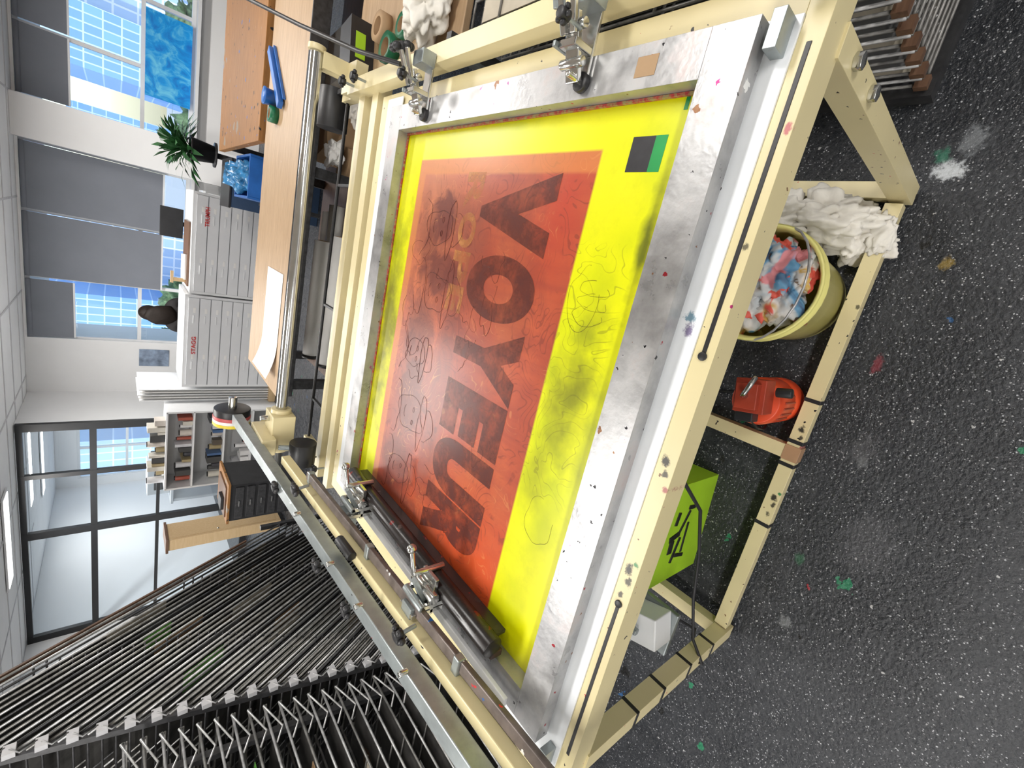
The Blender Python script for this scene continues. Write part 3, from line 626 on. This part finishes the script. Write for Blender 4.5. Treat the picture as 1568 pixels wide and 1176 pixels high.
for i in range(190):
    an=R.uniform(0,6.28);el=R.uniform(-.1,1.4);ln=R.uniform(.12,.28);d=Vector((math.cos(an)*math.cos(el),math.sin(an)*math.cos(el),math.sin(el)))
    base=Vector((.48,6.4,1.10))+d*R.uniform(0,.2);tip=base+d*ln-Vector((0,0,ln*.35));sd=d.cross(Vector((0,0,1))).normalized()*.028;mid=(base+tip)/2+Vector((0,0,.03))
    b.quad([base,mid+sd,tip,mid-sd],LEAF)
b.done(0)
G=simple('drawer_gap',(.30,.31,.33),.6);W2=simple('drawer_front',(.74,.75,.77),.4,var=.02)
def flatfile(x0,x1,y0,ztop):
    b=B('flat_file_cabinet');b.bx(x0,x1,y0,y0+.72,.0,ztop,WMETAL)
    n=int((ztop-.08)/.115)
    for i in range(n):
        z=ztop-.03-.115*(i+1)
        b.bx(x0+.03,x1-.03,y0-.006,y0,z-.002,z+.112,G);b.bx(x0+.033,x1-.033,y0-.016,y0-.005,z+.003,z+.109,W2)
        for fx in (.25,.75):
            xx=x0+(x1-x0)*fx;b.bx(xx-.05,xx+.05,y0-.024,y0-.016,z+.05,z+.060,WMETAL)
            b.bx(xx+.08,xx+.14,y0-.018,y0-.016,z+.035,z+.06,PAPER)
    b.done(.003)
flatfile(-1.11,.06,6.5,1.04);flatfile(-2.30,-1.13,6.5,1.08)
REDL=simple('red_label',(.6,.03,.03),.5)
for tx,xx,zz in (('TRIUMPH',-.20,.90),('STAGG',-1.75,.98)):
    b=text(tx,1,(0,0),.22,.045,REDL,'red_drawer_label',rot=0,off=.02,z=0)
    b.rotation_euler=(math.pi/2,0,0);b.location=(xx,6.475,zz)
b=B('boards_on_cabinet');b.bx(-1.05,-.3,6.6,7.1,1.041,1.06,DWOOD);b.box((-.85,6.85,1.072),(.3,.4,.02),PAPER,(0,0,.1));b.bx(-1.02,-.98,6.7,6.74,1.061,1.20,WOOD3);b.bx(-1.04,-.90,6.69,6.71,1.18,1.21,WOOD3);b.done(.002)
b=B('computer_monitor');b.bx(-.62,-.22,8.1,8.14,.98,1.24,BLACK);b.bx(-.45,-.39,8.12,8.16,.80,.98,BLACK);b.bx(-.54,-.30,8.03,8.2,.781,.80,BLACK);b.done(.004)
b=B('office_desk');b.bx(-2.2,.1,7.98,8.42,.75,.78,WMETAL)
for xx in (-2.15,.05): b.bx(xx-.03,xx+.03,8.0,8.4,0,.75,WMETAL)
b.done(.003)

SKIN=simple('skin',(.45,.24,.16),.5,var=.05);JACK=simple('black_jacket',(.015,.013,.014),.8,var=.2);HAIR=simple('dark_hair',(.012,.008,.006),.6,var=.3,vs=60,spec=.2)
def skinned(name,pts,edges,radii,mat,root=0,sub=2):
    me=bpy.data.meshes.new(name);me.from_pydata(pts,edges,[]);o=bpy.data.objects.new(name,me);COL.objects.link(o)
    md=o.modifiers.new('skin','SKIN');
    for i,v in enumerate(me.skin_vertices[0].data): v.radius=radii[i] if isinstance(radii[i],tuple) else (radii[i],)*2;v.use_root=(i==root)
    sb=o.modifiers.new('sub','SUBSURF');sb.levels=sub;sb.render_levels=sub
    me.materials.append(mat);md.use_smooth_shade=True
    return o
per=bpy.data.objects.new('seated_person',None);COL.objects.link(per);per.location=(-1.64,7.60,.17)
pts=[(0,0,.52),(0,.02,.70),(0,.04,.88),(0,.05,.98),(0,.07,1.05),
     (-.17,.05,.95),(-.24,.12,.72),(-.17,.34,.67),(.17,.05,.95),(.24,.12,.72),(.17,.34,.67),
     (-.10,.05,.50),(-.13,.42,.46),(-.13,.44,-.07),(.10,.05,.50),(.13,.42,.46),(.13,.44,-.07)]
ed=[(0,1),(1,2),(2,3),(3,4),(3,5),(5,6),(6,7),(3,8),(8,9),(9,10),(0,11),(11,12),(12,13),(0,14),(14,15),(15,16)]
ra=[(.15,.11),(.14,.10),(.16,.10),(.13,.09),.055,.065,.05,.036,.065,.05,.036,.09,.07,.045,.09,.07,.045]
o=skinned('body',pts,ed,ra,JACK);o.parent=per
b=B('head');b.sph((0,.085,1.16),.085,SKIN,(.88,1.02,1.25),seg=24);b.sph((0,.175,1.15),.014,SKIN,(.8,1,1.3),8);b.cyl((0,.06,1.0),(0,.075,1.1),.045,SKIN)
for sx in (-1,1):
    b.sph((sx*.03,.165,1.17),.010,PAPER,seg=8);b.sph((sx*.03,.173,1.17),.005,BLACK,seg=8);b.sph((sx*.075,.085,1.155),.02,SKIN,(.4,.8,1.2),8)
b.sph((0,.165,1.105),.018,simple('lips',(.4,.12,.1),.5),(1.2,.4,.35),8)
b.sph((0,.068,1.185),.105,HAIR,(.98,1.0,1.12),24);b.crumple((0,-.01,1.06),.12,HAIR,(1.15,.6,1.5),.12,6,3)
o=b.done(0);o.parent=per
for sx in (-1,1):
    b=B('hand');b.sph((sx*.17,.38,.67),.035,SKIN,(.9,1.2,.45),12)
    for f_ in range(4):
        xx=sx*.17+(f_-1.5)*.018;ln=[.055,.065,.062,.048][f_];b.tube([(xx,.41,.672),(xx,.41+ln*.5,.682),(xx,.41+ln,.665)],.008,SKIN,6)
    b.tube([(sx*.17-sx*.03,.375,.67),(sx*.17-sx*.05,.40,.67),(sx*.17-sx*.052,.43,.665)],.009,SKIN,6);o=b.done(0);o.parent=per
    b=B('shoe');b.sph((sx*.13,.49,-.125),.05,BLACK,(.9,1.9,.8),12);o=b.done(0,None);o.parent=per
b=B('office_chair');b.box((-1.64,7.58,.54),(.46,.40,.07),BLACK);b.box((-1.64,7.38,.82),(.42,.04,.36),BLACK,(-.05,0,0));b.cyl((-1.64,7.58,.07),(-1.64,7.58,.52),.03,STEEL);b.beam((-1.64,7.40,.53),(-1.64,7.38,.72),.05,.02,BLACK)
for j in range(5):
    an=j*2*math.pi/5;b.beam((-1.64,7.58,.09),(-1.64+.27*math.cos(an),7.58+.27*math.sin(an),.06),.04,.025,BLACK);b.sph((-1.64+.27*math.cos(an),7.58+.27*math.sin(an),.028),.028,BLACK,seg=8)
b.done(.01)

k=B('studio_shelving')
for zz in (.30,.62,.95,1.22): k.bx(-3.6,-2.55,6.25,6.65,zz,zz+.02,WMETAL)
for xx in (-3.6,-2.55): k.bx(xx-.012,xx+.012,6.25,6.65,0,1.24,WMETAL)
k.bx(-3.6,-2.55,6.63,6.65,.0,1.22,WMETAL)
cc=[(.35,.08,.05),(.06,.12,.25),(.6,.57,.5),(.05,.05,.05),(.35,.28,.15),(.10,.16,.14),(.7,.7,.7),(.1,.08,.06),(.05,.05,.06),(.55,.5,.45),(.6,.6,.62)]
mm=[simple('jar_colour_%d'%i,c,.4) for i,c in enumerate(cc)]
for zz in (.32,.64,.97,1.24):
    x=-3.55
    while x<-2.66:
        w_=R.uniform(.03,.09);h_=R.uniform(.05,.18);m_=R.choice(mm)
        if R.random()<.5: k.bx(x,x+w_,6.3,6.3+R.uniform(.1,.25),zz,zz+h_,m_)
        else: k.cyl((x+w_/2,6.38,zz),(x+w_/2,6.38,zz+h_),w_/2,m_,seg=12);k.cyl((x+w_/2,6.38,zz+h_),(x+w_/2,6.38,zz+h_+.01),w_/2.4,BLACK,seg=12)
        x+=w_+R.uniform(.005,.03)
k.done(.002)
b=B('mounting_board_stack')
for i in range(5): b.box((-2.50+.035*i,6.9,.78),(.012,.7,1.4+.02*(i%3)),PAPER if i%2 else WMETAL)
b.bx(-2.53,-2.33,6.5,7.3,0,.08,WOOD3)
b.done(.002)
k=B('dark_plan_cabinet');k.bx(-3.35,-2.90,4.95,5.5,.0,.76,BLACK);k.bx(-3.37,-2.88,4.93,5.52,.76,.785,WOOD2)
for i in range(6): k.bx(-3.32,-2.93,4.935,4.95,.08+.11*i,.16+.11*i,BLACKM);k.bx(-3.16,-3.09,4.92,4.935,.12+.11*i,.13+.11*i,CHROME)
k.bx(-3.32,-2.95,5.0,5.4,.786,.80,DWOOD);k.bx(-3.25,-3.1,5.05,5.2,.80,.83,BLACK)
k.done(.003)
k=B('pine_cupboard');k.bx(-3.98,-3.84,5.5,5.85,.05,1.24,WOOD3);k.bx(-4.0,-3.82,5.48,5.87,1.24,1.265,DWOOD);k.bx(-3.97,-3.85,5.52,5.83,0,.05,BLACK);k.bx(-3.84,-3.835,5.53,5.82,.1,1.2,WOOD3);k.sph((-3.83,5.56,.75),.012,CHROME,seg=8);k.done(.002)
b=B('wall_poster');b.bx(-2.72,-2.45,YB-.012,YB-.002,1.05,1.42,simple('poster_blue_grey',(.22,.28,.38),.6,var=.5,vs=9));b.bx(-2.99,-2.82,YB-.012,YB-.002,1.2,1.4,PAPER);b.done(0)
b=B('white_printer');b.bx(-5.6,-5.0,9.6,10.1,.9,1.25,WMETAL);b.bx(-5.5,-5.1,9.58,9.6,1.0,1.15,BLACK);b.bx(-5.8,-4.8,9.5,10.2,.85,.90,WMETAL)
for xx in (-5.75,-4.85): b.bx(xx-.03,xx+.03,9.55,10.15,0,.85,WMETAL)
b.done(.01)

# ------------------------------------------------------------------ outside
def bld(name,c1,c2,sc=1.2):
    m,nt,b=nodes(name);co=coords(nt)
    br=N(nt,'ShaderNodeTexBrick');br.offset=0;br.inputs['Scale'].default_value=sc;br.inputs['Color1'].default_value=rgba(c1);br.inputs['Color2'].default_value=rgba(tuple(min(1,v*1.25) for v in c1));br.inputs['Mortar'].default_value=rgba(c2);br.inputs['Mortar Size'].default_value=.07;br.inputs['Brick Width'].default_value=.9;br.inputs['Row Height'].default_value=1.5
    mp=N(nt,'ShaderNodeMapping');mp.inputs['Rotation'].default_value=(math.pi/2,0,0);L(nt,co,mp.inputs[0]);L(nt,mp.outputs[0],br.inputs[0]);L(nt,br.outputs[0],b.inputs['Base Color']);b.inputs['Roughness'].default_value=.3;return m
B1=bld('tower_glass',(.16,.32,.62),(.5,.65,.85));B2=bld('tower_white',(.35,.48,.66),(.75,.80,.86),.8)
for x_,y_,w_,h_,m_ in [(11,60,5,11,B1),(16,66,5,7,B2),(-8,70,7,12,B2),(-15,60,7,8,B1),(24,75,6,14,B2),(5,80,5,6,B1),(-38,70,12,10,B2),(-46,75,8,6,B1),(34,70,10,8,B1)]:
    b=B('city_building');b.bx(x_-w_/2,x_+w_/2,y_,y_+8,-12,h_,m_);b.bx(x_-w_/4,x_+w_/4,y_+2,y_+5,h_,h_+1.5,WPAINT);b.done(0)
TL=simple('tree_foliage',(.10,.16,.07),.7,var=.6,vs=5)
for x_,y_ in [(5,30),(9,34),(-8,36),(14,32),(-18,34)]:
    b=B('street_tree');b.cyl((x_,y_,-12),(x_,y_,-3),.3,DWOOD)
    for j in range(7): b.crumple((x_+R.uniform(-1.8,1.8),y_+R.uniform(-1,1),-3+R.uniform(-1,1.8)),1.2,TL,(1,1,.8),.5,14,4,seed=j+x_)
    b.done(0)
B('street_ground').bx(-150,150,14,220,-12.2,-12,simple('pale_concrete',(.5,.5,.48),.8)).done(0)
sun=bpy.data.lights.new('sun','SUN');sun.energy=2.8;sun.angle=.01;so=bpy.data.objects.new('sun',sun);so.rotation_euler=Euler((math.radians(50),0,math.radians(-25)));COL.objects.link(so)
wd=bpy.data.worlds.new('sky');scene.world=wd;wd.use_nodes=True;nt=wd.node_tree;bg=nt.nodes['Background']
sk=N(nt,'ShaderNodeTexSky');sk.sky_type='NISHITA';sk.sun_disc=False;sk.sun_elevation=math.radians(45);sk.sun_rotation=math.radians(200);sk.air_density=1.2
L(nt,sk.outputs[0],bg.inputs[0]);bg.inputs[1].default_value=.36

# ------------------------------------------------------------------ camera (held sideways)
th=math.radians(42);ps=math.radians(19.2)
hd=Vector((-math.sin(ps),math.cos(ps),0));rt=Vector((math.cos(ps),math.sin(ps),0))
fw=hd*math.cos(th)-Vector((0,0,1))*math.sin(th);up=hd*math.sin(th)+Vector((0,0,1))*math.cos(th)
cam=bpy.data.cameras.new('camera');co=bpy.data.objects.new('camera',cam);COL.objects.link(co)
M=Matrix((-up,rt,-fw)).transposed().to_4x4();M.translation=(0,0,1.70);co.matrix_world=M
cam.sensor_width=36;cam.lens=675/1568*36;cam.clip_start=.02;cam.clip_end=400
scene.camera=co
